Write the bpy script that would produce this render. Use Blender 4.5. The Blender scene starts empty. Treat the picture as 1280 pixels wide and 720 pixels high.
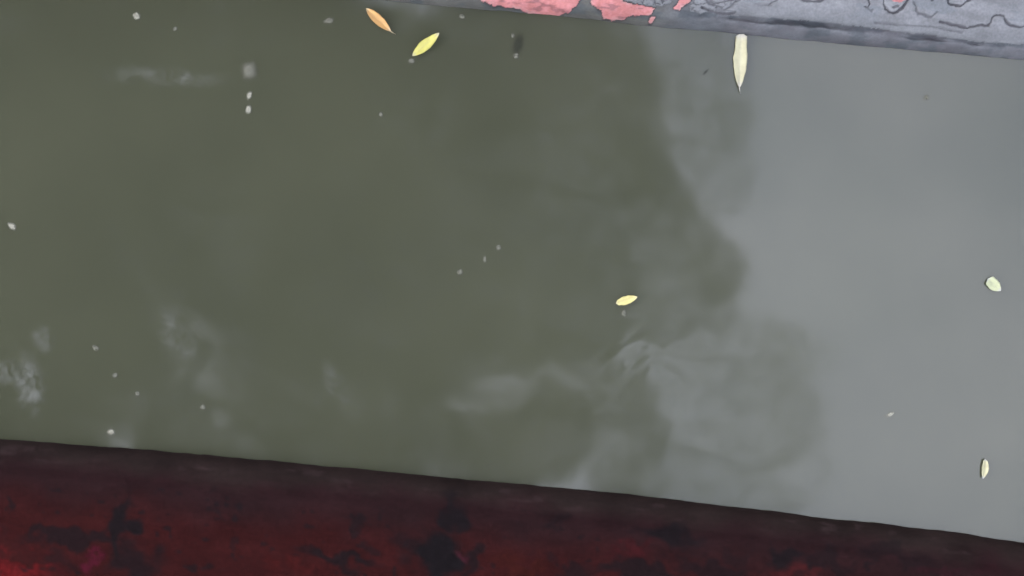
import bpy, bmesh, math, random
import numpy as np
from mathutils import Vector, Matrix

scene = bpy.context.scene
C = scene.collection
rad = math.radians

# ------------------------------------------------------------------ camera
cam = bpy.data.cameras.new('camera')
cam.sensor_width = 36.0
cam.lens = 63.0
cam.clip_start = 0.02
cam.clip_end = 2000.0
cam.dof.use_dof = True
cam.dof.focus_distance = 1.70
cam.dof.aperture_fstop = 13.0
cam_ob = bpy.data.objects.new('camera', cam)
C.objects.link(cam_ob)
cam_ob.location = (0.0, 0.0, 1.7)
cam_ob.rotation_mode = 'XYZ'
cam_ob.rotation_euler = (rad(-1.53), 0.0, rad(5.3))
scene.camera = cam_ob

# ------------------------------------------------------------------ sky
SUN_EL, SUN_AZ = 48.0, 268.0       # sun behind the trees of the near bank
world = bpy.data.worlds.new('World')
scene.world = world
world.use_nodes = True
wn, wl = world.node_tree.nodes, world.node_tree.links
bg = wn['Background']
sky = wn.new('ShaderNodeTexSky')
sky.sky_type = 'NISHITA'
sky.sun_disc = False
sky.sun_elevation = rad(SUN_EL)
sky.sun_rotation = rad(SUN_AZ)
sky.dust_density = 3.0
sky.air_density = 1.0
tc = wn.new('ShaderNodeTexCoord')
cn = wn.new('ShaderNodeTexNoise')
cn.inputs['Scale'].default_value = 6.5
cn.inputs['Detail'].default_value = 5.0
cn.inputs['Roughness'].default_value = 0.55
wl.new(tc.outputs['Generated'], cn.inputs['Vector'])
cr = wn.new('ShaderNodeValToRGB')
cr.color_ramp.elements[0].position = 0.30
cr.color_ramp.elements[0].color = (0.45, 0.45, 0.45, 1)
cr.color_ramp.elements[1].position = 0.70
cr.color_ramp.elements[1].color = (1, 1, 1, 1)
wl.new(cn.outputs['Fac'], cr.inputs['Fac'])
mx = wn.new('ShaderNodeMix')
mx.data_type = 'RGBA'
mx.inputs['B'].default_value = (4.75, 4.85, 5.65, 1)      # thin bright overcast
wl.new(cr.outputs['Color'], mx.inputs['Factor'])
wl.new(sky.outputs['Color'], mx.inputs['A'])
wl.new(mx.outputs['Result'], bg.inputs['Color'])
bg.inputs['Strength'].default_value = 0.12

# ------------------------------------------------------------------ sun (overcast)
sun = bpy.data.lights.new('sun', 'SUN')
sun.energy = 0.5
sun.angle = rad(20)
sun.color = (1.0, 0.96, 0.9)
sun_ob = bpy.data.objects.new('sun', sun)
C.objects.link(sun_ob)
sd = Vector((math.sin(rad(SUN_AZ)) * math.cos(rad(SUN_EL)), math.cos(rad(SUN_AZ)) * math.cos(rad(SUN_EL)), math.sin(rad(SUN_EL))))
sun_ob.rotation_euler = sd.to_track_quat('Z', 'Y').to_euler()
sun_ob.location = sd * 30

# ------------------------------------------------------------------ exposure
vs = scene.view_settings
vs.view_transform = 'Standard'
vs.look = 'None'
vs.exposure = 3.95
vs.gamma = 1.0
vs.use_curve_mapping = False
scene.render.engine = 'CYCLES'
scene.cycles.use_denoising = True
scene.cycles.max_bounces = 8
scene.cycles.diffuse_bounces = 3
scene.cycles.sample_clamp_indirect = 6.0
scene.render.filter_size = 2.1

# ------------------------------------------------------------------ helpers
rng = np.random.default_rng(11)
random.seed(7)

def lin(r, g, b, k=1.0):
    f = lambda c: (c / 255.0 / 12.92) if c <= 10.3 else ((c / 255.0 + 0.055) / 1.055) ** 2.4
    return np.array([f(r) * k, f(g) * k, f(b) * k])

_perm = rng.permutation(4096)
_vals = rng.random(4096)

def vnoise(x, y, seed=0):
    xi = np.floor(x).astype(np.int64); yi = np.floor(y).astype(np.int64)
    xf = x - xi; yf = y - yi
    u = xf * xf * xf * (xf * (xf * 6 - 15) + 10); v = yf * yf * yf * (yf * (yf * 6 - 15) + 10)
    h = lambda a, b: _vals[_perm[(_perm[(a + seed * 131) % 4096] + b) % 4096]]
    a = h(xi, yi); b = h(xi + 1, yi); c = h(xi, yi + 1); d = h(xi + 1, yi + 1)
    return (a * (1 - u) + b * u) * (1 - v) + (c * (1 - u) + d * u) * v

def fbm(x, y, octaves=4, seed=0):
    s = 0.0; a = 0.5; t = 0.0
    for i in range(octaves):
        s = s + a * vnoise(x * 2 ** i + 17.3 * i, y * 2 ** i - 9.1 * i, seed + i); t += a; a *= 0.5
    return s / t

def sstep(a, b, x):
    t = np.clip((x - a) / (b - a), 0, 1)
    return t * t * (3 - 2 * t)

def in_poly(x, y, poly):
    r = np.zeros(x.shape, bool)
    n = len(poly)
    for i in range(n):
        x0, y0 = poly[i]; x1, y1 = poly[(i + 1) % n]
        if y0 == y1: continue
        c = ((y0 > y) != (y1 > y)) & (x < (x1 - x0) * (y - y0) / (y1 - y0) + x0)
        r ^= c
    return r

def poly_dist(x, y, pts, closed=False):
    d = np.full(x.shape, 1e9)
    seg = list(zip(pts[:-1], pts[1:])) + ([(pts[-1], pts[0])] if closed else [])
    for (x0, y0), (x1, y1) in seg:
        dx, dy = x1 - x0, y1 - y0
        t = np.clip(((x - x0) * dx + (y - y0) * dy) / (dx * dx + dy * dy + 1e-9), 0, 1)
        d = np.minimum(d, np.hypot(x - x0 - t * dx, y - y0 - t * dy))
    return d

def tag(o, label=None, cat=None, group=None, kind=None):
    if label: o['label'] = label
    if cat: o['category'] = cat
    if group: o['group'] = group
    if kind: o['kind'] = kind
    return o

def empty(name, loc=(0, 0, 0)):
    o = bpy.data.objects.new(name, None)
    o.location = loc
    o.empty_display_size = 0.1
    C.objects.link(o)
    return o

def link_mesh(name, me, mat, parent=None, smooth=True, loc=None):
    o = bpy.data.objects.new(name, me)
    C.objects.link(o)
    me.materials.append(mat)
    if smooth:
        me.polygons.foreach_set('use_smooth', np.ones(len(me.polygons), bool))
    if parent is not None:
        o.parent = parent
    if loc is not None:
        o.location = loc
    return o

def mesh_from(verts, faces, name):
    me = bpy.data.meshes.new(name)
    me.from_pydata([tuple(v) for v in verts], [], [tuple(f) for f in faces])
    me.update()
    return me

def grid_mesh(name, X, Y, Z, col=None):
    n, m = X.shape
    me = bpy.data.meshes.new(name)
    me.vertices.add(n * m)
    me.vertices.foreach_set('co', np.stack([X, Y, Z], -1).astype(np.float32).ravel())
    idx = np.arange(n * m).reshape(n, m)
    q = np.stack([idx[:-1, :-1], idx[1:, :-1], idx[1:, 1:], idx[:-1, 1:]], -1).reshape(-1, 4)
    nf = len(q)
    me.loops.add(nf * 4)
    me.loops.foreach_set('vertex_index', q.astype(np.int32).ravel())
    me.polygons.add(nf)
    me.polygons.foreach_set('loop_start', np.arange(0, nf * 4, 4, dtype=np.int32))
    me.update(calc_edges=True)
    if col is not None:
        a = me.color_attributes.new('paint', 'FLOAT_COLOR', 'POINT')
        c = np.ones((n * m, 4), np.float32); c[:, :3] = col.reshape(-1, 3)
        a.data.foreach_set('color', c.ravel())
    return me

def box_mesh(name, x0, x1, y0, y1, z0, z1, bev=0.0):
    bm = bmesh.new()
    bmesh.ops.create_cube(bm, size=1.0)
    for v in bm.verts:
        v.co = Vector((x0 + (v.co.x + 0.5) * (x1 - x0), y0 + (v.co.y + 0.5) * (y1 - y0), z0 + (v.co.z + 0.5) * (z1 - z0)))
    if bev:
        bmesh.ops.bevel(bm, geom=list(bm.edges), offset=bev, segments=2, affect='EDGES', profile=0.6)
    me = bpy.data.meshes.new(name)
    bm.to_mesh(me); bm.free()
    return me

# ------------------------------------------------------------------ materials
def new_mat(name):
    m = bpy.data.materials.new(name)
    m.use_nodes = True
    nt = m.node_tree
    return m, nt.nodes, nt.links, nt.nodes['Principled BSDF']

def noise_mat(name, c0, c1, scale, rough=0.7, bump=0.0, bscale=None, detail=6.0, spec=0.4, stretch=None):
    m, n, l, p = new_mat(name)
    t = n.new('ShaderNodeTexCoord')
    src = t.outputs['Object']
    if stretch:
        mp = n.new('ShaderNodeMapping'); mp.inputs['Scale'].default_value = stretch
        l.new(src, mp.inputs['Vector']); src = mp.outputs['Vector']
    z = n.new('ShaderNodeTexNoise'); z.inputs['Scale'].default_value = scale; z.inputs['Detail'].default_value = detail
    l.new(src, z.inputs['Vector'])
    r = n.new('ShaderNodeValToRGB')
    r.color_ramp.elements[0].position = 0.3; r.color_ramp.elements[0].color = (*c0, 1)
    r.color_ramp.elements[1].position = 0.7; r.color_ramp.elements[1].color = (*c1, 1)
    l.new(z.outputs['Fac'], r.inputs['Fac'])
    l.new(r.outputs['Color'], p.inputs['Base Color'])
    p.inputs['Roughness'].default_value = rough
    p.inputs['Specular IOR Level'].default_value = spec
    if bump:
        z2 = n.new('ShaderNodeTexNoise'); z2.inputs['Scale'].default_value = bscale or scale * 3; z2.inputs['Detail'].default_value = 5
        l.new(src, z2.inputs['Vector'])
        b = n.new('ShaderNodeBump'); b.inputs['Distance'].default_value = bump; b.inputs['Strength'].default_value = 1.0
        l.new(z2.outputs['Fac'], b.inputs['Height']); l.new(b.outputs['Normal'], p.inputs['Normal'])
    return m

def paint_mat(name, rough=0.6, grain=300.0, amount=0.35, bump=0.0004, spec=0.3):
    """weathered paint: the layers' own colours come with the mesh, fine grain on top"""
    m, n, l, p = new_mat(name)
    a = n.new('ShaderNodeAttribute'); a.attribute_name = 'paint'
    t = n.new('ShaderNodeTexCoord')
    z = n.new('ShaderNodeTexNoise'); z.inputs['Scale'].default_value = grain; z.inputs['Detail'].default_value = 4
    l.new(t.outputs['Object'], z.inputs['Vector'])
    mr = n.new('ShaderNodeMapRange')
    mr.inputs['From Min'].default_value = 0.25; mr.inputs['From Max'].default_value = 0.75
    mr.inputs['To Min'].default_value = 1 - amount; mr.inputs['To Max'].default_value = 1 + amount
    l.new(z.outputs['Fac'], mr.inputs['Value'])
    v = n.new('ShaderNodeVectorMath'); v.operation = 'SCALE'
    l.new(a.outputs['Color'], v.inputs[0]); l.new(mr.outputs['Result'], v.inputs['Scale'])
    l.new(v.outputs['Vector'], p.inputs['Base Color'])
    p.inputs['Roughness'].default_value = rough
    p.inputs['Specular IOR Level'].default_value = spec
    b = n.new('ShaderNodeBump'); b.inputs['Distance'].default_value = bump; b.inputs['Strength'].default_value = 1.0
    l.new(z.outputs['Fac'], b.inputs['Height']); l.new(b.outputs['Normal'], p.inputs['Normal'])
    return m

def water_mat():
    m, n, l, p = new_mat('murky_water')
    t = n.new('ShaderNodeTexCoord')
    src = t.outputs['Object']
    z = n.new('ShaderNodeTexNoise'); z.inputs['Scale'].default_value = 5.0; z.inputs['Detail'].default_value = 3
    l.new(src, z.inputs['Vector'])
    r = n.new('ShaderNodeValToRGB')
    r.color_ramp.elements[0].position = 0.3; r.color_ramp.elements[0].color = (*WATER_A, 1)
    r.color_ramp.elements[1].position = 0.7; r.color_ramp.elements[1].color = (*WATER_B, 1)
    l.new(z.outputs['Fac'], r.inputs['Fac']); l.new(r.outputs['Color'], p.inputs['Base Color'])
    p.inputs['IOR'].default_value = 1.333
    p.inputs['Roughness'].default_value = 0.05
    def noise(scale, amp, detail=2.0, stretch=(1, 1, 1), dist=0.0, turn=None):
        mp = n.new('ShaderNodeMapping'); mp.inputs['Scale'].default_value = stretch
        if turn is not None:
            mp.vector_type = 'TEXTURE'; mp.inputs['Rotation'].default_value = (0, 0, rad(turn))
        l.new(src, mp.inputs['Vector'])
        q = n.new('ShaderNodeTexNoise'); q.inputs['Scale'].default_value = scale; q.inputs['Detail'].default_value = detail
        q.inputs['Distortion'].default_value = dist
        l.new(mp.outputs['Vector'], q.inputs['Vector'])
        k = n.new('ShaderNodeMath'); k.operation = 'MULTIPLY'; k.inputs[1].default_value = amp
        l.new(q.outputs['Fac'], k.inputs[0])
        return k.outputs[0]
    def local(cx, cy, rx, ry, sig):
        d = n.new('ShaderNodeVectorMath'); d.operation = 'SUBTRACT'; d.inputs[1].default_value = (cx, cy, 0)
        l.new(src, d.inputs[0])
        s = n.new('ShaderNodeVectorMath'); s.operation = 'MULTIPLY'; s.inputs[1].default_value = (1 / rx, 1 / ry, 0)
        l.new(d.outputs[0], s.inputs[0])
        ln = n.new('ShaderNodeVectorMath'); ln.operation = 'LENGTH'; l.new(s.outputs[0], ln.inputs[0])
        mr = n.new('ShaderNodeMapRange'); mr.interpolation_type = 'SMOOTHSTEP'
        mr.inputs['From Min'].default_value = 1.0; mr.inputs['From Max'].default_value = 0.15
        l.new(ln.outputs['Value'], mr.inputs['Value'])
        k = n.new('ShaderNodeMath'); k.operation = 'MULTIPLY'
        l.new(mr.outputs[0], k.inputs[0]); l.new(sig, k.inputs[1])
        return k.outputs[0]
    def add(a, b):
        k = n.new('ShaderNodeMath'); k.operation = 'ADD'; l.new(a, k.inputs[0]); l.new(b, k.inputs[1]); return k.outputs[0]
    h = noise(4.0, 0.0010, 2.0, (1.0, 0.7, 1), 0.3)
    h = add(h, noise(16.0, 0.00010, 2.0))
    h = add(h, local(0.130, -0.098, 0.060, 0.038, noise(34.0, 0.00045, 0.5, (2.0, 0.75, 1), 0.3, 46)))
    h = add(h, local(-0.01, -0.125, 0.20, 0.07, noise(17.0, 0.00028, 0.6, (2.0, 0.9, 1), 0.4, 28)))
    h = add(h, local(-0.44, -0.165, 0.07, 0.09, noise(40.0, 0.0003, 0.3, (1.3, 0.8, 1), 0.2)))
    b = n.new('ShaderNodeBump'); b.inputs['Distance'].default_value = 1.0; b.inputs['Strength'].default_value = 1.0
    l.new(h, b.inputs['Height']); l.new(b.outputs['Normal'], p.inputs['Normal'])
    return m

WATER_A = (0.0265, 0.0282, 0.0176)
WATER_B = (0.0322, 0.0338, 0.0211)
K = 0.29          # picture value of a matt surface here -> its albedo

# ------------------------------------------------------------------ water and banks
def sheet(name, x0, x1, y0, y1, z, mat, n=24):
    X, Y = np.meshgrid(np.linspace(x0, x1, n), np.linspace(y0, y1, n), indexing='ij')
    return link_mesh(name, grid_mesh(name, X, Y, np.full_like(X, z)), mat)

water = sheet('water', -7.5, 11.0, -120, 120, 0.0, water_mat(), 8)
tag(water, kind='structure')
mud = noise_mat('grass_and_mud', (0.05, 0.065, 0.025), (0.10, 0.085, 0.05), 1.5, 0.9, 0.05, 6.0)
def bank(name, xs, zs):
    ys = np.linspace(-120, 120, 160)
    X, Y = np.meshgrid(np.array(xs), ys, indexing='ij')
    Z = np.repeat(np.array(zs)[:, None], len(ys), 1)
    w = np.clip((Z + 0.6), 0, 1)
    X = X + (fbm(Y * 0.4, X * 0 + 3, 3, 5) - 0.5) * 1.2 * (np.abs(X) < 20)
    Z = Z + (fbm(X * 0.5, Y * 0.5, 3, 6) - 0.5) * 0.3 * w
    tag(link_mesh(name, grid_mesh(name, X, Y, Z), mud), kind='structure')
bank('ground_left', [-150, -60, -25, -14, -9, -7.2, -6.2, -5.6], [0.9, 0.8, 0.8, 0.8, 0.75, 0.6, 0.15, -0.7])
bank('ground_right', [8.6, 9.2, 10.0, 12, 16, 28, 60, 150], [-0.7, 0.15, 0.6, 0.75, 0.8, 0.8, 0.8, 0.9])

# ------------------------------------------------------------------ trees: one reflected on the water, the others unseen and added for shade
bark = noise_mat('bark', (0.05, 0.04, 0.03), (0.12, 0.10, 0.08), 9.0, 0.9, 0.02, 30.0, stretch=(1, 1, 0.25))
def leaf_mat(name, a, b):
    m, n, l, p = new_mat(name)
    oi = n.new('ShaderNodeTexCoord')
    z = n.new('ShaderNodeTexNoise'); z.inputs['Scale'].default_value = 2.5
    l.new(oi.outputs['Object'], z.inputs['Vector'])
    r = n.new('ShaderNodeValToRGB')
    r.color_ramp.elements[0].position = 0.35; r.color_ramp.elements[0].color = (*a, 1)
    r.color_ramp.elements[1].position = 0.65; r.color_ramp.elements[1].color = (*b, 1)
    l.new(z.outputs['Fac'], r.inputs['Fac']); l.new(r.outputs['Color'], p.inputs['Base Color'])
    p.inputs['Roughness'].default_value = 0.6
    return m
foliage = leaf_mat('tree_leaves', (0.04, 0.06, 0.02), (0.07, 0.10, 0.03))

def leaf_cloud(name, centres, radii, counts, size, parent, cap=None):
    """leaf blades spread through many ellipsoidal sprays"""
    P = []; S = []
    for (c, r, k) in zip(centres, radii, counts):
        d = rng.normal(size=(k, 3)); d /= np.linalg.norm(d, axis=1)[:, None]
        rr = rng.random(k) ** 0.45
        P.append(np.array(c) + d * rr[:, None] * np.array(r)); S.append(np.full(k, size) * rng.uniform(0.7, 1.3, k))
    if cap is not None:
        # sprays that overlap share their leaves: no more than cap(x) leaves above one 5 cm square
        kept = []
        for limits in (0, 1):
            grp = [q for q, (c, r, kk) in enumerate(zip(centres, radii, counts)) if cap[q][1] == limits]
            if not grp: continue
            A = np.concatenate([P[q] for q in grp]); lim = np.concatenate([np.full(len(P[q]), cap[q][0]) for q in grp])
            o_ = rng.permutation(len(A)); A = A[o_]; lim = lim[o_]
            key = np.floor(A[:, 0] / 0.05).astype(np.int64) * 100003 + np.floor(A[:, 1] / 0.05).astype(np.int64)
            seen = {}
            use = np.zeros(len(A), bool)
            for q in range(len(A)):
                c_ = seen.get(key[q], 0)
                if c_ < lim[q]:
                    seen[key[q]] = c_ + 1; use[q] = True
            kept.append(A[use])
        P = np.concatenate(kept); S = np.full(len(P), size) * rng.uniform(0.7, 1.3, len(P)); k = len(P)
    else:
        P = np.concatenate(P); S = np.concatenate(S); k = len(P)
    a = rng.normal(size=(k, 3)); a[:, 2] -= 0.3; a /= np.linalg.norm(a, axis=1)[:, None]
    b = np.cross(a, rng.normal(size=(k, 3))); b /= np.linalg.norm(b, axis=1)[:, None]
    n = np.cross(a, b)
    L = S[:, None]; Wd = L * 0.34
    v = np.stack([P - a * L * 0.5, P + b * Wd * 0.5 + n * L * 0.06, P + a * L * 0.5, P - b * Wd * 0.5 + n * L * 0.06], 1).reshape(-1, 3)
    me = bpy.data.meshes.new(name)
    me.vertices.add(k * 4); me.vertices.foreach_set('co', v.astype(np.float32).ravel())
    me.loops.add(k * 4); me.loops.foreach_set('vertex_index', np.arange(k * 4, dtype=np.int32))
    me.polygons.add(k); me.polygons.foreach_set('loop_start', np.arange(0, k * 4, 4, dtype=np.int32))
    me.update(calc_edges=True)
    return link_mesh(name, me, foliage, parent, smooth=False)

def tube(verts, faces, pts, r0, r1, sides=8):
    base = len(verts); n = len(pts)
    for i, p in enumerate(pts):
        p = Vector(p)
        d = (Vector(pts[min(i + 1, n - 1)]) - Vector(pts[max(i - 1, 0)])).normalized()
        x = d.orthogonal().normalized(); y = d.cross(x)
        r = r0 + (r1 - r0) * i / (n - 1)
        for j in range(sides):
            t = 2 * math.pi * j / sides
            verts.append(p + x * math.cos(t) * r + y * math.sin(t) * r)
    for i in range(n - 1):
        for j in range(sides):
            a = base + i * sides + j; b = base + i * sides + (j + 1) % sides
            faces.append((a, b, b + sides, a + sides))

def bend(a, b, sag, n=7):
    a, b = Vector(a), Vector(b)
    return [a.lerp(b, i / (n - 1)) + Vector((random.uniform(-.06, .06), random.uniform(-.06, .06), sag * math.sin(math.pi * i / (n - 1)))) * (0 < i < n - 1) for i in range(n)]

def tree(label, base, height, crown_c, crown_r, n_sprays, per_spray, size, sprays=None, keep=None, density=1300):
    t = empty('broadleaf_tree', base)
    tag(t, label, 'tree', 'trees on the banks')
    bx, by, bz = base
    V, F = [], []
    top = (crown_c[0] * 0.35 + bx * 0.65, crown_c[1] * 0.35 + by * 0.65, height * 0.55)
    loc = lambda p: (p[0] - bx, p[1] - by, p[2] - bz)
    tube(V, F, [loc(p) for p in bend((bx, by, bz - 0.3), top, 0.0, 8)], 0.30, 0.19, 12)
    limbs = mesh_v = []
    cs, rs, ks = [], [], []
    tries = 0
    while len(cs) < n_sprays and tries < n_sprays * 20:
        tries += 1
        d = rng.normal(size=3); d /= np.linalg.norm(d)
        p = np.array(crown_c) + d * np.array(crown_r) * rng.random() ** 0.4
        r = rng.uniform(0.35, 0.75)
        if keep is not None and not keep(p, r): continue
        cs.append(loc(p)); rs.append((r * 1.2, r * 1.2, r * 0.8)); ks.append(int(per_spray * (r / 0.55) ** 2))
    limb_ends = cs[::max(1, len(cs) // 14)]
    tl = loc(top)
    for e in limb_ends:
        tube(V, F, bend(tl, e, 0.25), 0.09, 0.02, 7)
    link_mesh('trunk', mesh_from(V, F, 'trunk'), bark, t)
    leaf_cloud('crown', cs, rs, ks, size, t)
    if sprays:
        cs2 = [loc(s[:3]) for s in sprays]
        rs2 = [(s[3] * 1.1, s[3] * 1.1, s[3] * 0.8) for s in sprays]
        ks2 = [int((7800 if s[4] >= 0.55 else 3600) * (s[3] / 0.2) ** 2) for s in sprays]
        # full sprays near the trunk, thinner ones at the tips of the twigs
        cap = [(((34 + 60 * min(1.0, max(0.0, 0.65 - s[0]))) * s[4]) if s[4] >= 0.55 else s[4] * 50, 0 if s[4] >= 0.55 else 1) for s in sprays]
        leaf_cloud('overhanging_sprays', cs2, rs2, ks2, 0.03, t, cap)
        V2, F2 = [], []
        for e in cs2[::2]:
            tube(V2, F2, bend(tl, e, 0.3), 0.03, 0.006, 6)
        link_mesh('branch', mesh_from(V2, F2, 'branch'), bark, t)
    return t

# leafy sprays at the tip of the near tree: x, y, z, radius, fullness
SPRAYS = [  # centres and radii unprojected from image pixels through the camera mirrored in the water
    (0.36,0.85,5.94,0.15,1.00),
    (0.44,0.69,5.80,0.11,1.00),
    (0.40,0.45,5.42,0.14,1.00),
    (0.56,0.37,6.59,0.14,1.00),
    (0.56,0.19,5.21,0.12,1.00),
    (0.72,0.07,6.00,0.14,1.00),
    (0.95,-0.06,6.64,0.14,1.00),
    (0.79,-0.17,5.33,0.11,1.00),
    (0.72,-0.18,6.09,0.15,1.00),
    (0.57,-0.07,6.19,0.21,1.00),
    (0.29,0.21,5.27,0.25,1.00),
    (0.22,0.56,5.81,0.27,1.00),
    (0.13,0.87,6.33,0.25,1.00),
    (0.29,-0.13,5.92,0.26,1.00),
    (-0.00,0.00,6.36,0.32,1.00),
    (0.80,0.52,5.45,0.10,0.36),
    (0.71,0.46,5.58,0.12,0.30),
    (0.59,0.62,5.38,0.11,0.30),
    (0.74,0.62,6.01,0.21,0.20),
    (0.92,0.40,6.68,0.17,0.20),
    (0.69,0.84,6.14,0.18,0.20),
    (0.69,0.43,6.44,0.18,0.20),
    (1.02,-0.43,5.81,0.21,0.20),
    (1.19,-0.69,6.39,0.24,0.25),
    (1.09,-0.82,5.36,0.18,0.25),
    (0.94,-0.81,5.67,0.23,0.25),
    (0.84,-0.53,6.28,0.21,0.25),
    (1.27,-0.39,6.36,0.13,0.20),
    (0.60,-0.78,5.87,0.14,1.00),
    (0.56,-0.90,5.34,0.14,1.00),
    (0.50,-0.61,5.63,0.14,0.80),
    (0.23,-0.77,5.54,0.19,0.95),
    (-0.01,-0.94,5.65,0.20,0.90),
    (-0.51,-0.86,6.50,0.29,0.70),
    (-0.35,-0.42,5.52,0.29,1.00),
    (0.03,-0.33,6.62,0.26,1.00),
    (0.41,-0.39,6.61,0.19,0.80),
    (-0.07,-0.57,5.29,0.25,0.50),
    (0.25,-0.57,5.81,0.23,0.45),
    (-0.74,-0.97,5.99,0.27,0.90),
    (-0.24,-0.11,5.24,0.28,1.00),
    (-0.23,0.32,5.88,0.30,1.00),
    (-0.22,0.80,6.65,0.34,1.00),
    (-0.56,0.58,5.38,0.28,1.00),
    (-0.64,0.12,6.15,0.32,1.00),
    (-0.73,-0.32,5.39,0.29,1.00),
    (-0.95,-0.72,6.13,0.28,1.00),
    (-1.25,-0.26,6.63,0.30,1.00),
    (-1.19,-0.43,5.52,0.23,0.60),
    (-1.34,-0.65,5.21,0.25,0.70),
    (-1.38,-0.13,5.33,0.25,0.80),
    (-1.79,-0.58,6.06,0.28,0.80),
    (-1.68,0.00,5.23,0.25,0.80),
    (-1.86,0.39,5.34,0.28,0.90),
    (-1.39,0.49,5.99,0.31,1.00),
    (-2.08,-1.10,6.67,0.26,0.70),
    (-1.24,-1.00,5.87,0.24,0.70),
    (-1.60,0.19,5.84,0.27,0.80),
    (-2.17,-0.31,6.22,0.28,0.80),
    (-2.05,0.66,5.35,0.25,0.90),
    (-1.93,0.84,6.13,0.28,0.90),
    (-1.40,0.90,5.48,0.22,0.90),
    (-1.05,0.26,6.17,0.32,1.00),
    (-0.98,0.81,6.73,0.34,1.00),
    (-0.29,-0.91,5.29,0.22,0.70),
]
def left_of_gap(p, r):
    s = (p[2] + 1.7) / 7.7
    lim = -0.05 * s
    return p[0] + r * 1.3 < lim
tree('leafy tree on the near bank, overhanging the boats', (-7.6, 0.4, 0.6), 8.0, (-4.2, 0.0, 7.4), (4.6, 4.4, 2.6), 170, 300, 0.17, SPRAYS, left_of_gap)
tree('unseen tree added for shade on the near bank beyond the lilac boat', (-7.8, 7.0, 0.6), 9.0, (-3.0, 7.2, 6.6), (5.4, 4.0, 3.4), 150, 300, 0.24)  # this tree and those below are unseen, added to cut the skylight
tree('unseen tree added for shade on the near bank behind the dark red boat', (-7.8, -6.6, 0.6), 9.0, (-3.0, -7.2, 6.4), (5.4, 4.0, 3.4), 150, 300, 0.24)
tree('unseen tree added for shade across the channel, opposite the boats', (11.5, 0.2, 0.6), 10.0, (8.0, 0.0, 6.6), (4.4, 4.6, 4.2), 170, 320, 0.24)
tree('unseen tree added for shade across the channel, beyond the lilac boat', (11.6, 8.0, 0.6), 10.0, (7.0, 8.0, 6.6), (4.8, 4.6, 4.2), 160, 320, 0.24)
tree('unseen tree added for shade across the channel, behind the dark red boat', (11.6, -8.0, 0.6), 10.0, (7.0, -8.0, 6.6), (4.8, 4.6, 4.2), 160, 320, 0.24)

# ------------------------------------------------------------------ the lilac boat (peeling gunwale)
UE = 0.2142        # y of its water-side edge
PINK = [  # paint outlines and cracks below traced in image pixels, converted to plank mm
    [(-59.7, 35.0), (-51.3, 7.9), (-40.7, 5.2), (-37.6, 3.2), (-28.8, 4.1), (-25.7, 2.9), (-11.0, 3.5), (-7.1, 1.7), (4.1, -0.2), (17.5, -0.8), (24.7, 0.9), (34.7, 4.8), (38.7, 8.9), (41.4, 12.0), (42.3, 18.7), (51.5, 30.6), (46.4, 44.9)],
    [(48.6, 45.1), (51.4, 15.9), (53.3, 11.7), (57.9, 9.2), (62.5, 8.1), (64.3, 3.9), (66.7, 1.9), (76.3, 2.0), (83.6, 3.1), (87.8, 6.0), (92.1, 6.8), (109.0, 8.7), (111.5, 13.4), (108.4, 14.6), (97.2, 15.7), (89.8, 15.8), (82.3, 17.3), (77.5, 20.5), (72.3, 28.9), (73.5, 47.4)],
    [(128.2, 15.7), (134.3, 14.0), (136.2, 17.2), (141.0, 21.3), (144.4, 24.5), (148.7, 33.8), (137.9, 38.6), (131.9, 23.4), (130.8, 19.6)],
    [(107.2, 3.4), (110.3, 2.2), (112.8, 6.9), (109.1, 7.3)],
    [(325.3, 41.3), (328.5, 39.0), (335.8, 39.4), (341.3, 43.5), (337.9, 48.4), (326.2, 47.3)],
]
LILAC = [(75.1, 70.0), (73.8, 29.0), (79.1, 20.0), (85.2, 17.6), (97.2, 16.1), (110.5, 15.5), (117.9, 16.2), (124.9, 19.8), (131.5, 27.8), (137.9, 38.6), (145.3, 37.9), (149.2, 27.9), (144.1, 20.1), (143.2, 14.1), (153.6, 12.9), (160.8, 15.0), (169.8, 13.7), (178.8, 13.0), (193.4, 14.7), (204.5, 14.7), (222.9, 14.9), (245.0, 15.5), (267.2, 15.3), (289.4, 15.2), (307.9, 14.7), (319.1, 14.2), (341.4, 13.0), (363.5, 13.2), (378.4, 12.4), (393.3, 11.6), (420.0, 11.1), (452.4, 11.9), (620.0, 12.0), (1720.0, 12.5), (1720.0, 140.0), (110.0, 140.0), (84.0, 118.0), (98.0, 104.0), (62.0, 92.0), (71.0, 80.0), (58.0, 74.0)]
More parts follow.
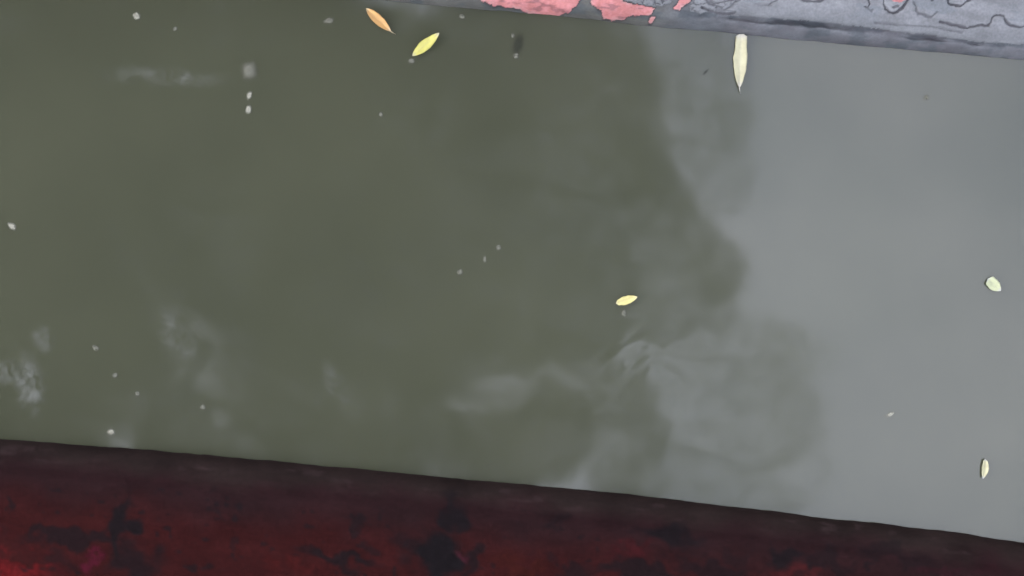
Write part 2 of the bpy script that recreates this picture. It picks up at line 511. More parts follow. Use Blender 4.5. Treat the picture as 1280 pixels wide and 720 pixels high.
CRACKS = [
    ([(319.4, 54.6), (319.5, 45.4), (319.6, 40.8), (319.5, 36.2), (321.6, 31.8), (325.3, 29.3), (328.9, 28.4), (333.3, 30.6), (337.0, 33.8), (339.4, 38.6), (341.9, 42.9), (344.8, 48.9), (351.2, 54.1)], 1.0),
    ([(379.7, 57.9), (377.5, 50.8), (377.4, 46.2), (378.3, 42.8), (381.4, 41.0), (386.6, 40.7), (390.1, 40.4), (393.7, 44.2), (397.5, 46.9), (401.3, 49.5), (411.4, 52.8), (419.9, 59.3)], 1.0),
    ([(346.8, 39.9), (349.4, 36.7), (349.8, 32.7), (351.8, 30.0), (357.0, 29.9), (360.6, 28.5), (364.1, 28.2), (366.8, 30.8), (369.5, 32.8)], 0.55),
    ([(372.5, 25.0), (377.2, 24.3), (384.3, 23.2), (391.3, 22.7), (398.3, 21.6), (405.0, 23.6), (410.7, 25.1), (417.0, 25.4), (419.5, 28.8), (420.3, 32.9), (422.9, 35.2), (426.9, 35.8), (430.5, 35.0), (433.2, 30.6), (437.0, 27.5), (441.6, 27.4), (446.4, 26.1), (450.8, 28.2), (457.9, 26.6), (464.5, 30.1), (468.4, 37.3)], 0.9),
    ([(313.1, 18.3), (321.1, 19.1), (338.5, 19.0), (361.5, 20.0), (375.4, 19.7), (384.8, 18.1), (394.1, 17.6)], 0.4),
    ([(302.5, 32.3), (305.5, 31.4), (307.4, 35.1), (305.5, 37.8), (303.6, 39.3), (301.4, 43.7)], 1.0),
    ([(329.0, 33.6), (332.8, 35.1)], 0.7),
    ([(363.8, 43.7), (365.8, 46.2), (370.1, 50.1)], 0.8),
    ([(214.6, 25.3), (218.4, 28.5), (222.2, 30.6), (225.0, 32.0), (229.2, 35.9)], 0.7),
    ([(243.3, 33.1), (245.7, 32.2), (250.3, 32.6), (256.1, 32.4), (261.8, 33.1), (264.4, 35.7), (266.8, 40.5)], 0.8),
    ([(202.5, 25.3), (209.5, 25.1), (216.4, 24.9)], 0.35),
    ([(305.9, 30.3), (309.6, 28.4), (310.0, 30.1)], 0.4),
    ([(163.6, 21.7), (170.3, 24.1), (177.1, 25.5), (182.7, 27.5), (187.0, 30.8)], 0.8),
    ([(167.6, 16.3), (174.4, 17.5), (179.8, 20.9), (184.0, 25.9), (192.8, 30.2)], 0.6),
    ([(153.5, 18.5), (160.6, 16.8), (168.9, 14.2), (178.2, 14.4), (184.9, 16.2)], 1.0),
    ([(156.3, 25.6), (161.3, 21.5), (166.0, 20.8), (171.8, 20.2)], 0.7),
]

PINK = [[(x * 1.0097, y * 1.0097 - 0.96) for x, y in p] for p in PINK]
LILAC = [(x * 1.0097, y * 1.0097 - 0.96) for x, y in LILAC]
CRACKS = [([(x * 1.0097, y * 1.0097 - 0.96) for x, y in p], w) for p, w in CRACKS]

def build_lilac_gunwale(parent):
    u = np.concatenate([np.arange(-1700, -220, 6.0), np.arange(-220, 560, 0.8), np.arange(560, 1700.1, 5.0)])
    v = np.concatenate([np.linspace(0, 3, 9), np.arange(3.7, 62, 0.75), np.arange(62, 112.1, 4.0)])
    U, V = np.meshgrid(u, v, indexing='ij')
    wx = (fbm(U / 3.0, V / 3.0, 3, 20) - 0.5) * 3.0
    wy = (fbm(U / 3.0, V / 3.0, 3, 30) - 0.5) * 2.2
    Uw, Vw = U + wx, V + wy
    # paint layers
    pink = np.zeros(U.shape, bool)
    for p in PINK: pink |= in_poly(Uw, Vw, p)
    rest = (U < -60) | ((U < 110) & (V > 52))
    patch = fbm(U / 45.0, V / 30.0, 4, 41)
    pink |= rest & (patch > 0.47) & (V + wy * 2 > 14)
    lilac = in_poly(Uw * 0.65 + U * 0.35, Vw * 0.65 + V * 0.35, LILAC)
    lilac |= rest & (patch > 0.56) & (V + wy > 16)
    top_pink = np.zeros(U.shape, bool)
    for p in (PINK[2], PINK[4]): top_pink |= in_poly(Uw, Vw, p)
    lilac &= ~top_pink
    # cracks through the lilac coat
    crack = np.zeros(U.shape)
    sel = (U > 120) & (U < 500) & (V < 70)
    cu, cv = U[sel] + wx[sel] * 0.5, V[sel] + wy[sel] * 0.5
    cc = np.zeros(cu.shape)
    cwid = 0.75 * sstep(0.3, 0.72, fbm(U[sel] / 7.0, V[sel] / 7.0, 3, 57)) + 0.05
    for pts, w in CRACKS:
        d = poly_dist(cu, cv, pts)
        cc = np.maximum(cc, w * (1 - sstep(0.1 + cwid, 0.7 + 1.5 * cwid, d)))
    crack[sel] = cc
    far = (U > 475) | (U < -60) | (V > 62)
    cf = np.abs(fbm(U / 26.0, V / 22.0, 3, 55) - 0.5) * 60
    crack = np.maximum(crack, far * (1 - sstep(0.4, 1.6, cf)) * (fbm(U / 60.0, V / 60.0, 2, 60) > 0.47))
    crack *= lilac
    # flaking strip next to the pink patches
    flake = (U > 100) & (U < 215) & (V < 34)
    fl = np.abs(fbm(U / 9.0, V / 6.0, 3, 70) - 0.5)
    crack = np.maximum(crack, flake * lilac * (1 - sstep(0.01, 0.05, fl)) * sstep(215, 150, U) * 0.8)
    # cross-section: rounded lip towards the water, a worn groove, then the flat top
    t = np.clip(V / 17.0, 0, 1)
    Z = -0.004 + 0.032 * np.sqrt(np.clip(1 - (1 - t) ** 2, 0, 1))
    Z += 0.004 * sstep(12, 26, V)
    gr = sstep(128, 165, U) * (V < 40)
    border = np.interp(U[:, 0], [143, 154, 161, 179, 205, 245, 289, 341, 393, 452, 1700], [14.1, 12.9, 14.5, 13.0, 14.7, 15.5, 15.2, 13.0, 11.6, 11.9, 12.5])[:, None]
    Z -= gr * (0.0015 + 0.0038 * sstep(0.35, 0.65, fbm(U / 40.0, V * 0 + 1.0, 3, 113))) * np.exp(-((V - border + 2.6 + (fbm(U / 22.0, V * 0 + 9.0, 3, 114) - 0.5) * 5.0) / 2.4) ** 2)
    Z += (fbm(U / 60.0, V / 25.0, 3, 80) - 0.5) * 0.0016
    Z += (fbm(U / 5.0, V / 4.0, 3, 81) - 0.5) * 0.0007 * (~lilac)
    Z += pink * 0.0008 + lilac * 0.0015
    Z -= crack * 0.0017
    lip = np.maximum(0, 1 - np.abs(V - border - 3.0) / 3.0) * gr * lilac
    Z += lip * 0.0007
    # waviness of the edge itself
    Y = UE + V / 1000.0 + ((fbm(U / 90.0, U * 0 + 2, 3, 90) - 0.5) * 0.0032 + (fbm(U / 14.0, U * 0 + 5, 3, 91) - 0.5) * 0.0012) * sstep(26, 0, V)
    # colours of the layers
    n1 = fbm(U / 22.0, V / 8.0, 4, 100)[..., None]; n2 = fbm(U / 4.0, V / 3.0, 3, 101)[..., None]; n3 = fbm(U / 70.0, V / 40.0, 2, 102)[..., None]
    bare_s = lin(106, 111, 113, K) * (0.50 + 1.0 * n1) + (lin(122, 118, 122, K) - lin(106, 111, 113, K)) * n3 * 0.8
    bare_o = lin(106, 105, 98, K) * (0.7 + 0.6 * n1)
    mixu = sstep(95, 150, U)[..., None]
    col = bare_o * (1 - mixu) + bare_s * mixu
    moss = (sstep(0.50, 0.66, fbm(U / 18.0, V / 6.0, 3, 110)) * 0.5)[..., None]
    col = col * (1 - moss) + lin(72, 84, 88, K) * moss
    dirt_shade = gr * np.exp(-((V - border + 2.2 + (fbm(U / 22.0, V * 0 + 9.0, 3, 114) - 0.5) * 5.0) / 2.4) ** 2) * (0.12 + 0.95 * sstep(0.36, 0.66, fbm(U / 26.0, V / 6.0, 3, 112)))  # groove dirt plus the shadow below the lilac edge, painted dark
    col = col * (1 - 0.62 * dirt_shade[..., None]) + lin(46, 52, 60, K) * (0.62 * dirt_shade[..., None])
    pc = lin(218, 138, 132, K) * (0.76 + 0.5 * n1) * (0.90 + 0.28 * n2) + (lin(226, 160, 168, K) - lin(221, 138, 138, K)) * np.clip(n2 - 0.35, 0, 1)
    col = np.where(pink[..., None], pc, col)
    lc = lin(151, 152, 153, K) * (0.70 + 0.56 * n1) * (0.88 + 0.24 * n2)
    stain = sstep(0.55, 0.7, fbm(U / 34.0, V / 14.0, 4, 120))[..., None] * 0.35
    lc = lc * (1 - stain) + lin(122, 132, 138, K) * stain
    lc2 = lin(136, 138, 139, K) * (0.85 + 0.3 * n1)
    e = (sstep(16, 2, V - border) * 0.75)[..., None]
    lc = lc * (1 - e) + lc2 * e
    col = np.where(lilac[..., None], lc, col)
    col = col * (1 - 0.70 * crack[..., None]) + lin(64, 58, 66, K) * (0.70 * crack[..., None])
    # painted highlight on the pink coat's raised rim, and dirty scratches across it
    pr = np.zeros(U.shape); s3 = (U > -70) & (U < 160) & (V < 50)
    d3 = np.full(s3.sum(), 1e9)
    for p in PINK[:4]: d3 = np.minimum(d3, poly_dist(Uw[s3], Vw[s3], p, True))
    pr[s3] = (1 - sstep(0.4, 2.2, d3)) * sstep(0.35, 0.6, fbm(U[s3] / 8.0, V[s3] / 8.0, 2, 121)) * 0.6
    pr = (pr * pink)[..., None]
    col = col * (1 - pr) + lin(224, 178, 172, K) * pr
    scr = (sstep(0.64, 0.72, fbm(U / 14.0, V / 3.0, 3, 122)) * pink * 0.55)[..., None]
    col = col * (1 - scr) + lin(120, 82, 86, K) * scr
    # bare rim where the pink coat broke off, its edge shadow painted dark
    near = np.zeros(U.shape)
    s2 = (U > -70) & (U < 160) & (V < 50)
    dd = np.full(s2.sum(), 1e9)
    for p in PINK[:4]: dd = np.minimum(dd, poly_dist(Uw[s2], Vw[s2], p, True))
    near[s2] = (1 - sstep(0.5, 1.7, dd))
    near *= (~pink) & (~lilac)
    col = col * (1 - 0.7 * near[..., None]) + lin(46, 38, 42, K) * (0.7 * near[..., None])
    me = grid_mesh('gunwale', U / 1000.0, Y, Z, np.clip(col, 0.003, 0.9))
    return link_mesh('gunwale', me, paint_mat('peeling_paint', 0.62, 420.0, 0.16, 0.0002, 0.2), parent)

def boat_shell(parent, side, edge_fn, x0, x1, width, hull_mat, inner_mat, board_mat, lip_w, sheer=0.0):
    """open flat-bottomed boat: sides, ends, floor boards and thwarts; side = +1 lies towards +y"""
    xs = np.linspace(x0, x1, 60)
    ey = np.array([edge_fn(x) for x in xs])
    T = 0.03
    def wall(name, off, mat, z0=-0.20, z1=-0.005, inner=T):
        yo = ey + side * off; yi = ey + side * (off + inner)
        Vv, Ff = [], []
        for x, a, b in zip(xs, yo, yi):
            Vv += [(x, a, z0), (x, a, z1), (x, b, z1), (x, b, z0)]
        for i in range(len(xs) - 1):
            for j in range(4):
                p = i * 4 + j; q = i * 4 + (j + 1) % 4
                Ff.append((p, q, q + 4, p + 4))
        Ff += [(0, 1, 2, 3), tuple(len(Vv) - 4 + k for k in (3, 2, 1, 0))]
        return link_mesh(name, mesh_from(Vv, Ff, name), mat, parent, smooth=False)
    wall('hull_side', 0.0012, hull_mat)
    wall('hull_side', lip_w - T - 0.002, inner_mat)              # inner lining under the gunwale
    wall('hull_side', width - T, hull_mat)
    wall('gunwale_cap', width - 0.075, inner_mat, -0.0045, 0.030, 0.08)
    for x in (x0, x1):
        s = 1 if x == x0 else -1
        a = edge_fn(x) + side * 0.034; b = edge_fn(x) + side * (width - 0.034)
        link_mesh('end_board', box_mesh('end_board', min(x, x + s * 0.06), max(x, x + s * 0.06), min(a, b), max(a, b), -0.2, 0.027, 0.004), inner_mat, parent)
    nb = 5
    a0 = lip_w + 0.004; w = (width - lip_w - 0.085) / nb
    for i in range(nb):
        ys = sorted((edge_fn(0) + side * (a0 + i * w + 0.003), edge_fn(0) + side * (a0 + (i + 1) * w - 0.003)))
        link_mesh('floor_board', box_mesh('floor_board', x0 + 0.07, x1 - 0.07, ys[0], ys[1], 0.004, 0.018 - 0.002 * (i % 2), 0.003), board_mat, parent)
    for x in (x0 + 0.85, x1 - 0.95):
        ys = sorted((edge_fn(x) + side * (lip_w + 0.002), edge_fn(x) + side * (width - 0.078)))
        link_mesh('thwart', box_mesh('thwart', x - 0.11, x + 0.11, ys[0], ys[1], 0.0185, 0.036, 0.004), board_mat, parent)

slate = noise_mat('slate_hull_paint', tuple(lin(70, 76, 88, K)), tuple(lin(100, 104, 116, K)), 14.0, 0.65, 0.001, 60.0)
lilac_flat = noise_mat('lilac_paint', tuple(lin(128, 128, 144, K)), tuple(lin(152, 150, 168, K)), 12.0, 0.65, 0.001, 80.0)
grey_board = noise_mat('grey_boards', (0.05, 0.048, 0.045), (0.12, 0.11, 0.10), 8.0, 0.8, 0.002, 40.0, stretch=(0.15, 1, 1))
lb = empty('moored_boat', (0, 0, 0))
tag(lb, 'boat with cracked lilac grey paint peeling off pink along its gunwale', 'boat')
build_lilac_gunwale(lb)
boat_shell(lb, 1, lambda x: UE, -1.7, 1.7, 0.78, slate, lilac_flat, grey_board, 0.112)

# ------------------------------------------------------------------ the dark red boat
def red_edge(x):
    return -0.2300 - 0.0066 * x - 0.028 * x * x

def build_red_gunwale(parent):
    u = np.concatenate([np.arange(-1700, -620, 8.0), np.arange(-620, 660, 1.6), np.arange(660, 1700.1, 8.0)])
    v = np.concatenate([np.linspace(0, 4, 9), np.arange(5, 130, 1.5), np.arange(130, 170.1, 5.0)])
    U, V = np.meshgrid(u, v, indexing='ij')
    t = np.clip(V / 14.0, 0, 1)
    Z = -0.004 + 0.028 * np.sqrt(np.clip(1 - (1 - t) ** 2, 0, 1))
    Z -= 0.0022 * np.exp(-((V - 24) / 5.0) ** 2)
    Z -= 0.00011 * np.clip(V - 24, 0, 200)
    Z += (fbm(U / 70.0, V / 22.0, 3, 200) - 0.5) * 0.0022 + (fbm(U / 8.0, V / 6.0, 3, 201) - 0.5) * 0.0007
    E = -0.2300 - 0.0066 * (U / 1000) - 0.028 * (U / 1000) ** 2
    Y = E - V / 1000.0 + ((fbm(U / 55.0, U * 0 + 2, 3, 205) - 0.5) * 0.003 + (fbm(U / 10.0, U * 0 + 4, 2, 206) - 0.5) * 0.0008) * sstep(26, 0, V)
    n1 = fbm(U / 30.0, V / 12.0, 4, 210)[..., None]; n2 = fbm(U / 6.0, V / 5.0, 3, 211)[..., None]
    wob = (fbm(U / 40.0, V / 40.0, 3, 212) - 0.5) * 26
    Vb = V + wob
    lipc = lin(48, 37, 34, K) * (0.55 + 0.65 * n1)  # shade over this boat is worked into these very dark paints
    darkc = lin(45, 26, 27, K) * (0.7 + 0.6 * n1)
    redc = lin(59, 22, 21, K) * (0.72 + 0.5 * n1)
    m1 = sstep(4, 28, Vb)[..., None]; m2 = (sstep(28, 74, Vb) * (1 - 0.65 * sstep(120, 400, U)))[..., None]
    col = lipc * (1 - m1) + darkc * m1
    col = col * (1 - m2) + redc * m2
    # pinkish scuffs along the lip
    sc = 0.7 * sstep(0.63, 0.80, fbm(U / 16.0, V / 5.0, 3, 215)) * sstep(24, 8, V) * sstep(0.5, 2.5, V)
    col = col * (1 - 0.55 * sc[..., None]) + lin(72, 56, 55, K) * 0.55 * sc[..., None]
    # sooty black stains with shapes of their own; x, v centre, half sizes, strength (mm)
    wu = U + (fbm(U / 20.0, V / 20.0, 4, 220) - 0.5) * 40
    wv = V + (fbm(U / 20.0, V / 20.0, 4, 230) - 0.5) * 36
    st = np.zeros(U.shape)
    for x, y, a, b, s in STAINS:
        d = np.hypot((wu - x) / a, (wv - y) / b)
        st = np.maximum(st, s * (1 - sstep(0.45, 1.25, d)))
    out = (np.abs(U - 10) > 560) | (V > 118)
    st = np.maximum(st, out * sstep(0.56, 0.64, fbm(U / 60.0, V / 40.0, 3, 240)))
    specks = sstep(0.74, 0.86, fbm(U / 9.0, V / 7.0, 2, 245)) * 0.7 * sstep(14, 40, V)
    st = np.maximum(st, specks)[..., None]
    col = col * (1 - st) + lin(27, 22, 24, K) * (0.85 + 0.3 * n2) * st
    for x, y, a, b, c in FRESH:
        d = np.hypot((wu - x) / a, (wv - y) / b)
        f = ((1 - sstep(0.35, 1.3, d)) * sstep(0.3, 0.55, fbm(U / 11.0, V / 9.0, 3, 250)))[..., None]
        col = col * (1 - f) + c * (0.5 + 0.55 * n2) * f
    me = grid_mesh('gunwale', U / 1000.0, Y, Z, np.clip(col, 0.0012, 0.9))
    return link_mesh('gunwale', me, paint_mat('stained_red_paint', 0.7, 260.0, 0.2, 0.0003, 0.02), parent)

STAINS = [  # stains and fresh spots placed from image pixels, converted to gunwale mm
    (-339, 74, 10, 37, 0.95),
    (-325, 103, 30, 21, 0.80),
    (-383, 87, 67, 9, 0.80),
    (-403, 109, 22, 13, 0.50),
    (-262, 99, 9, 6, 0.70),
    (-237, 85, 6, 6, 0.50),
    (-259, 47, 9, 4, 0.60),
    (-44, 71, 36, 27, 1.00),
    (-28, 35, 12, 19, 0.95),
    (-11, 75, 7, 15, 0.80),
    (-132, 86, 37, 7, 0.85),
    (-124, 50, 7, 7, 0.70),
    (-111, 71, 7, 7, 0.60),
    (170, 32, 34, 12, 0.90),
    (147, 68, 52, 9, 0.80),
    (88, 74, 19, 7, 0.70),
    (214, 55, 45, 10, 0.70),
    (287, 35, 16, 10, 0.85),
    (325, 39, 30, 10, 0.60),
    (391, 23, 45, 10, 0.50),
    (43, 77, 11, 7, 0.70),
    (68, 26, 11, 4, 0.50),
    (242, 41, 15, 9, 0.50),
    (-449, 62, 6, 6, 0.70),
]
FRESH = [
    (-447, 122, 46, 25, lin(112, 28, 29, K)),
    (-372, 111, 10, 12, lin(84, 24, 38, K)),
    (-179, 103, 30, 10, lin(78, 27, 25, K)),
    (-18, 68, 5, 9, lin(70, 32, 40, K)),
    (39, 74, 30, 13, lin(68, 27, 22, K)),
    (138, 52, 22, 9, lin(70, 26, 28, K)),
    (296, 53, 19, 7, lin(78, 32, 32, K)),
    (444, 33, 45, 7, lin(56, 28, 32, K)),
]

maroon = noise_mat('maroon_hull_paint', (0.016, 0.006, 0.006), (0.045, 0.012, 0.012), 11.0, 0.7, 0.001, 60.0, spec=0.25)
brown_board = noise_mat('brown_boards', (0.03, 0.02, 0.015), (0.07, 0.045, 0.03), 8.0, 0.8, 0.002, 40.0, stretch=(0.15, 1, 1))
rb = empty('moored_boat', (0, 0, 0))
tag(rb, 'dark red boat with black stains and a scuffed brown rim', 'boat')
build_red_gunwale(rb)
boat_shell(rb, -1, red_edge, -1.7, 1.7, 0.86, maroon, maroon, brown_board, 0.17)

# ------------------------------------------------------------------ fallen leaves on the water
def fallen_mat(name, c_mid, c_end, c_edge):
    m, n, l, p = new_mat(name)
    a = n.new('ShaderNodeAttribute'); a.attribute_name = 'paint'
    t = n.new('ShaderNodeTexCoord')
    z = n.new('ShaderNodeTexNoise'); z.inputs['Scale'].default_value = 260.0; z.inputs['Detail'].default_value = 3
    l.new(t.outputs['Object'], z.inputs['Vector'])
    mr = n.new('ShaderNodeMapRange'); mr.inputs['To Min'].default_value = 0.82; mr.inputs['To Max'].default_value = 1.16
    l.new(z.outputs['Fac'], mr.inputs['Value'])
    v = n.new('ShaderNodeVectorMath'); v.operation = 'SCALE'
    l.new(a.outputs['Color'], v.inputs[0]); l.new(mr.outputs['Result'], v.inputs['Scale'])
    l.new(v.outputs['Vector'], p.inputs['Base Color'])
    p.inputs['Roughness'].default_value = 0.55
    p.inputs['Specular IOR Level'].default_value = 0.3
    return m

def fallen_leaf(name, label, cat, xy, ang, length, width, mid, end, edge, lift=0.0022, curl=0.002, cup=0.0016, blunt=0.0, cut=0.12, bow=0.0, stalk=0.0, group=None):
    nl, nw = 26, 9
    s = np.linspace(0, 1, nl); w = np.linspace(-1, 1, nw)
    S, Wd = np.meshgrid(s, w, indexing='ij')
    prof = (np.sin(np.pi * np.clip(S, 0.0, 1.0)) ** 0.72) * (1 - 0.25 * (S - 0.45))
    if blunt: prof = np.maximum(prof, blunt * sstep(-0.02, cut, S) * sstep(1.0, 0.5, S))
    rag = 1 + (fbm(S * 9 + ang, Wd * 0 + np.sign(Wd) * 3, 2, 300) - 0.5) * 0.16
    X = (S - 0.5) * length
    Y = Wd * 0.5 * width * prof * rag + bow * length * np.sin(np.pi * S)
    Z = lift + curl * (2 * S - 1) ** 2 * (0.5 + S) + cup * np.abs(Wd) ** 1.6 * prof - 0.0004 * np.exp(-(Wd / 0.12) ** 2)
    nn = fbm(S * 6 + ang, Wd * 2, 3, 310)[..., None]
    e = (np.abs(Wd) ** 4)[..., None] * 0.28
    en = (np.maximum(sstep(0.80, 1.0, S), sstep(0.14, 0.0, S)))[..., None]
    mid, end, edge = (lin(*c, K * 1.3) * np.array([1.04, 0.98, 1.0]) for c in (mid, end, edge))
    col = mid * (0.82 + 0.36 * nn)
    col = col * (1 - en) + end * en
    col = col * (1 - e) + edge * e
    rib = (np.exp(-(Wd / 0.16) ** 2) * 0.12)[..., None]
    col = col * (1 - rib) + end * 1.1 * rib
    # top and underside, joined into one closed blade
    n = nl * nw
    top = np.stack([X, Y, Z], -1).reshape(-1, 3); bot = top - np.array([0, 0, 0.0005])
    idx = np.arange(n).reshape(nl, nw); F = []
    for i in range(nl - 1):
        for j in range(nw - 1):
            F.append((idx[i, j], idx[i + 1, j], idx[i + 1, j + 1], idx[i, j + 1]))
            F.append((n + idx[i, j], n + idx[i, j + 1], n + idx[i + 1, j + 1], n + idx[i + 1, j]))
        F.append((idx[i, 0], n + idx[i, 0], n + idx[i + 1, 0], idx[i + 1, 0]))
        F.append((idx[i, -1], idx[i + 1, -1], n + idx[i + 1, -1], n + idx[i, -1]))
    V = [tuple(p) for p in np.concatenate([top, bot])]
    cols = np.concatenate([col.reshape(-1, 3)] * 2)
    if stalk:
        sv, sf = [], []
        tube(sv, sf, [(length * 0.485, 0, lift + curl), (length * 0.5 + stalk * 0.5, stalk * 0.12, lift + curl * 0.7), (length * 0.5 + stalk, stalk * 0.3, 0.0012)], 0.0006, 0.0003, 5)
        o0 = len(V); V += [tuple(p) for p in sv]; F += [tuple(o0 + k for k in f) for f in sf]
        cols = np.concatenate([cols, np.repeat(end[None] * 0.8, len(sv), 0)])
    me = mesh_from(V, F, name)
    a = me.color_attributes.new('paint', 'FLOAT_COLOR', 'POINT')
    c4 = np.ones((len(V), 4), np.float32); c4[:, :3] = np.clip(cols, 0.003, 0.9)
    a.data.foreach_set('color', c4.ravel())
    o = link_mesh(name, me, LEAF, loc=(xy[0], xy[1], 0.0))
    o.rotation_euler = (0, 0, rad(ang))
    tag(o, label, cat, group)
    return o

LEAF = fallen_mat('fallen_leaf', None, None, None)
G = 'narrow fallen leaves on the water'  # leaf positions and angles below come from image pixels cast onto the water
fallen_leaf('fallen_leaf', 'orange tan narrow leaf floating left of the yellow green one', 'leaf', (-0.1445, 0.1951), -37.7, 0.0325, 0.0092, (224, 178, 104), (210, 194, 150), (132, 94, 28), group=G, stalk=0.004)
fallen_leaf('fallen_leaf', 'yellow green narrow leaf floating beside the orange tan one', 'leaf', (-0.0980, 0.1763), 45.5, 0.0335, 0.0100, (228, 226, 116), (206, 202, 168), (128, 124, 30), group=G)
fallen_leaf('fallen_leaf', 'long cream leaf pointing away from the lilac boat gunwale', 'leaf', (0.1990, 0.1880), -87.0, 0.0510, 0.0132, (220, 220, 176), (214, 214, 196), (168, 168, 118), group=G, blunt=0.8, cut=0.03, curl=0.003, stalk=0.005)
fallen_leaf('fallen_leaf', 'short pale yellow leaf floating alone in mid water', 'leaf', (0.1134, -0.0465), 22.4, 0.0212, 0.0084, (234, 228, 146), (224, 218, 168), (150, 142, 70), group=G, blunt=0.7)
fallen_leaf('fallen_leaf', 'tiny pale curved leaf floating near the stained boat at the right', 'leaf', (0.4663, -0.1748), -92.0, 0.0188, 0.0066, (214, 214, 166), (190, 194, 190), (150, 152, 110), group=G, blunt=0.7, bow=0.07)
fallen_leaf('leaf_scrap', 'torn greenish white leaf scrap at the far right of the water', 'leaf scrap', (0.4586, 0.0), -38.0, 0.0165, 0.0110, (204, 214, 164), (200, 204, 196), (170, 178, 150), blunt=0.9, lift=0.0018)

# ------------------------------------------------------------------ pale specks, painted glints and haze
def fluff_mat(name, c, alpha):
    """wet fluff: dense in the middle, thinning out to a few fibres at its rim"""
    m, n, l, p = new_mat(name)
    a = n.new('ShaderNodeAttribute'); a.attribute_name = 'paint'
    t = n.new('ShaderNodeTexCoord')
    z = n.new('ShaderNodeTexNoise'); z.inputs['Scale'].default_value = 500.0
    l.new(t.outputs['Object'], z.inputs['Vector'])
    mr = n.new('ShaderNodeMapRange'); mr.inputs['To Min'].default_value = alpha * 0.65; mr.inputs['To Max'].default_value = alpha * 1.35
    l.new(z.outputs['Fac'], mr.inputs['Value'])
    k = n.new('ShaderNodeMath'); k.operation = 'MULTIPLY'; k.use_clamp = True
    l.new(a.outputs['Fac'], k.inputs[0]); l.new(mr.outputs[0], k.inputs[1])
    l.new(k.outputs[0], p.inputs['Alpha'])
    p.inputs['Base Color'].default_value = (*c, 1)
    p.inputs['Roughness'].default_value = 0.85
    p.inputs['Specular IOR Level'].default_value = 0.1
    return m
speck_m = fluff_mat('pale_fluff', tuple(lin(188, 186, 166, K)), 0.95)
dull_m = fluff_mat('dull_fluff', tuple(lin(150, 149, 132, K)), 0.75)
dark_m = fluff_mat('dark_crumb', tuple(lin(58, 59, 54, K)), 0.42)
def fluff_mesh(name, rx, ry, seed, hard=0.45, rag=0.7):
    R_, T = np.meshgrid(np.linspace(0.02, 1, 9), np.linspace(0, 2 * math.pi, 21), indexing='ij')
    q = 1 + rag * (fbm(np.cos(T) * 1.4 + seed, np.sin(T) * 1.4 + seed * 0.7, 3, 500) - 0.5)
    f = 1 - sstep(hard, 1.0, R_)
    h = min(rx, ry) * 0.35
    return grid_mesh(name, R_ * np.cos(T) * rx * q, R_ * np.sin(T) * ry * q, h * (1 - R_ ** 2), np.repeat(f[..., None], 3, -1))
def speck(label, xy, rx, ry, ang, mat):
    g = 1.45
    o = link_mesh('floating_speck', fluff_mesh('floating_speck', rx * g, ry * g, random.uniform(0, 50), 0.25), mat, loc=(xy[0], xy[1], 0.0003))
    o.rotation_euler = (0, 0, rad(ang))
    tag(o, label, 'speck', 'pale specks floating on the water')
o = link_mesh('sodden_leaf', fluff_mesh('sodden_leaf', 0.0062, 0.0135, 3.3, 0.35, 0.35), dark_m, loc=(-0.0113, 0.1850, 0.0003))
o.rotation_euler = (0, 0, rad(-12))
tag(o, 'dark sodden leaf just below the pink paint patches', 'leaf')
SPECKS = [  # speck positions are image pixels projected from the camera onto the water plane
    ('pale speck nearest the top left corner of the water', (-0.3727, 0.1781), .0030, .0034, 0, 0),
    ('faint speck just right of the corner speck', (-0.3355, 0.1695), .0024, .0022, 20, 1),
    ('dull oval speck left of the orange tan leaf', (-0.1916, 0.1904), .0042, .0030, 15, 1),
    ('largest fluffy pale blob, topmost of three in a column', (-0.2620, 0.1369), .0058, .0078, 5, 1),
    ('small pale speck in the middle of the column of three', (-0.2599, 0.1136), .0022, .0036, -10, 0),
    ('bright round speck, lowest of the column of three', (-0.2595, 0.1000), .0029, .0036, 0, 0),
    ('bright slanted speck at the left edge of the picture', (-0.4732, -0.0308), .0042, .0029, -35, 0),
    ('dull speck, highest of the specks above the stained rim', (-0.3840, -0.1385), .0034, .0026, -20, 1),
    ('dull speck second highest above the stained rim', (-0.3636, -0.1626), .0026, .0022, 30, 1),
    ('dull speck third highest above the stained rim', (-0.3409, -0.1781), .0024, .0024, 0, 1),
    ('pale speck alone, rightmost of those above the stained rim', (-0.2777, -0.1852), .0028, .0026, 0, 1),
    ('bright speck nearly touching the stained rim', (-0.3624, -0.2165), .0034, .0028, 10, 0),
    ('pale speck, highest of three in a slanting row mid water', (-0.0122, -0.0079), .0026, .0024, 0, 1),
    ('narrow speck, middle of three in a slanting row', (-0.0240, -0.0204), .0016, .0034, 10, 1),
    ('faint speck, lowest of three in a slanting row', (-0.0463, -0.0346), .0026, .0024, 0, 1),
    ('faint speck below the yellow green leaf, far from others', (-0.1346, 0.1070), .0020, .0019, 0, 1),
    ('dull speck touching the lower tip of the yellow green leaf', (-0.1106, 0.1600), .0034, .0023, 0, 1),
    ('small dull speck right under the short pale yellow leaf', (0.1122, -0.0588), .0024, .0032, 0, 1),
    ('grey speck against the gunwale left of the pink paint', (-0.0670, 0.2060), .0028, .0022, 0, 1),
    ('pale speck at the lower end of the sodden leaf', (-0.0123, 0.1737), .0026, .0030, 0, 1),
    ('tiny pale speck on the upper left side of the sodden leaf', (-0.0170, 0.1925), .0018, .0018, 0, 1),
    ('faint slanted speck on the bright water above the stained rim', (0.3735, -0.1317), .0038, .0020, 35, 0),
    ('faint pale speck on the bright water below the cracked paint', (0.3780, 0.1705), .0028, .0026, 0, 1),
    ('thin dark crumb beside the long cream leaf', (0.1677, 0.1752), .0010, .0040, -35, 2),
]
for lab, xy, a, b, r, k in SPECKS:
    speck(lab, xy, a, b, r, (speck_m, dull_m, dark_m)[k])

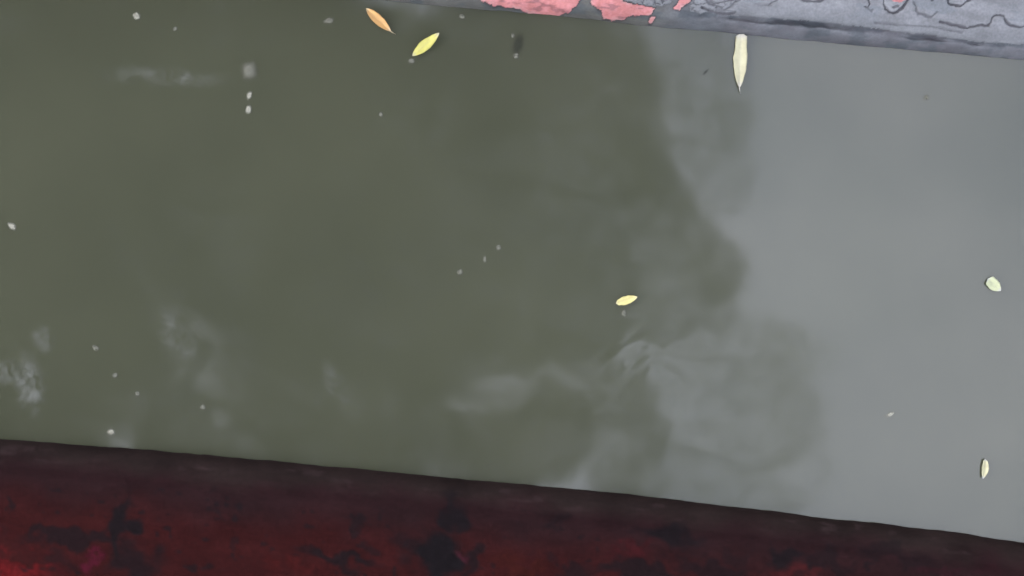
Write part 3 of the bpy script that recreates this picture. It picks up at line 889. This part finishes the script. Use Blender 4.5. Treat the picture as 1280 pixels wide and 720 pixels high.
def sheen_mat():
    m, n, l, p = new_mat('painted_sheen')
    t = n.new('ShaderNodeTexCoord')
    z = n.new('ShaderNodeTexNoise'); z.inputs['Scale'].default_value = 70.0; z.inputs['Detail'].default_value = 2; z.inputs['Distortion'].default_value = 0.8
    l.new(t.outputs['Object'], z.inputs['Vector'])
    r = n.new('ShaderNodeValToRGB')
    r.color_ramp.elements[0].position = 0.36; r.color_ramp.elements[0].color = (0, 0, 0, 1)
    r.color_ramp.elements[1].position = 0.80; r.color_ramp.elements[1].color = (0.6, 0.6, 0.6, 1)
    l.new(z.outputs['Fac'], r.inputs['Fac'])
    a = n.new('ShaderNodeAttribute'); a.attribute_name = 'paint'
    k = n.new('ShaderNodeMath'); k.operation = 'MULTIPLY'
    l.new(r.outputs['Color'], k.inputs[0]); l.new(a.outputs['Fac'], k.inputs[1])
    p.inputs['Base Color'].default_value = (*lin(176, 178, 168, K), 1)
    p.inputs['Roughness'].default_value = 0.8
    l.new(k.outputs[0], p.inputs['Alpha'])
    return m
SHEEN = sheen_mat()
def sheen(label, xy, a, b, ang, thick=1.0):  # pale film that paints sky glints and faint haze onto the water
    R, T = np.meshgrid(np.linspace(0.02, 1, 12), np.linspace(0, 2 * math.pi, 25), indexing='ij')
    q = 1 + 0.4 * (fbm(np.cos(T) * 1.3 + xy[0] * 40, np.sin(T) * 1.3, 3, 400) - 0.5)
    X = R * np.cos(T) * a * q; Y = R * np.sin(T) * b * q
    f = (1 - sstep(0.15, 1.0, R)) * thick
    o = link_mesh('sheen_film', grid_mesh('sheen_film', X, Y, 0.0006 + 0.0004 * f, np.repeat(f[..., None], 3, -1)), SHEEN, loc=(xy[0], xy[1], 0.0002))
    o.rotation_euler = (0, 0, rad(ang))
    tag(o, label, 'sheen', 'painted glints and haze on the water')
sheen('whitish tall painted glint near the left edge', (-0.4431, -0.1784), 0.018, 0.038, 8, 1.0)
sheen('small whitish painted glint above the tall one', (-0.4339, -0.1339), 0.014, 0.016, 0, 0.8)
sheen('faint wide painted glint at the very left edge', (-0.4700, -0.1700), 0.022, 0.014, 20)
sheen('faint long streak of painted haze left of the column of specks', (-0.345, 0.1235), 0.075, 0.012, 2, 0.4)
sheen('faint slanting smear of painted haze above the lowest specks', (-0.310, -0.118), 0.045, 0.018, -48, 0.4)
sheen('faint pale smear of painted haze low in mid water', (-0.155, -0.150), 0.030, 0.014, -50, 0.4)
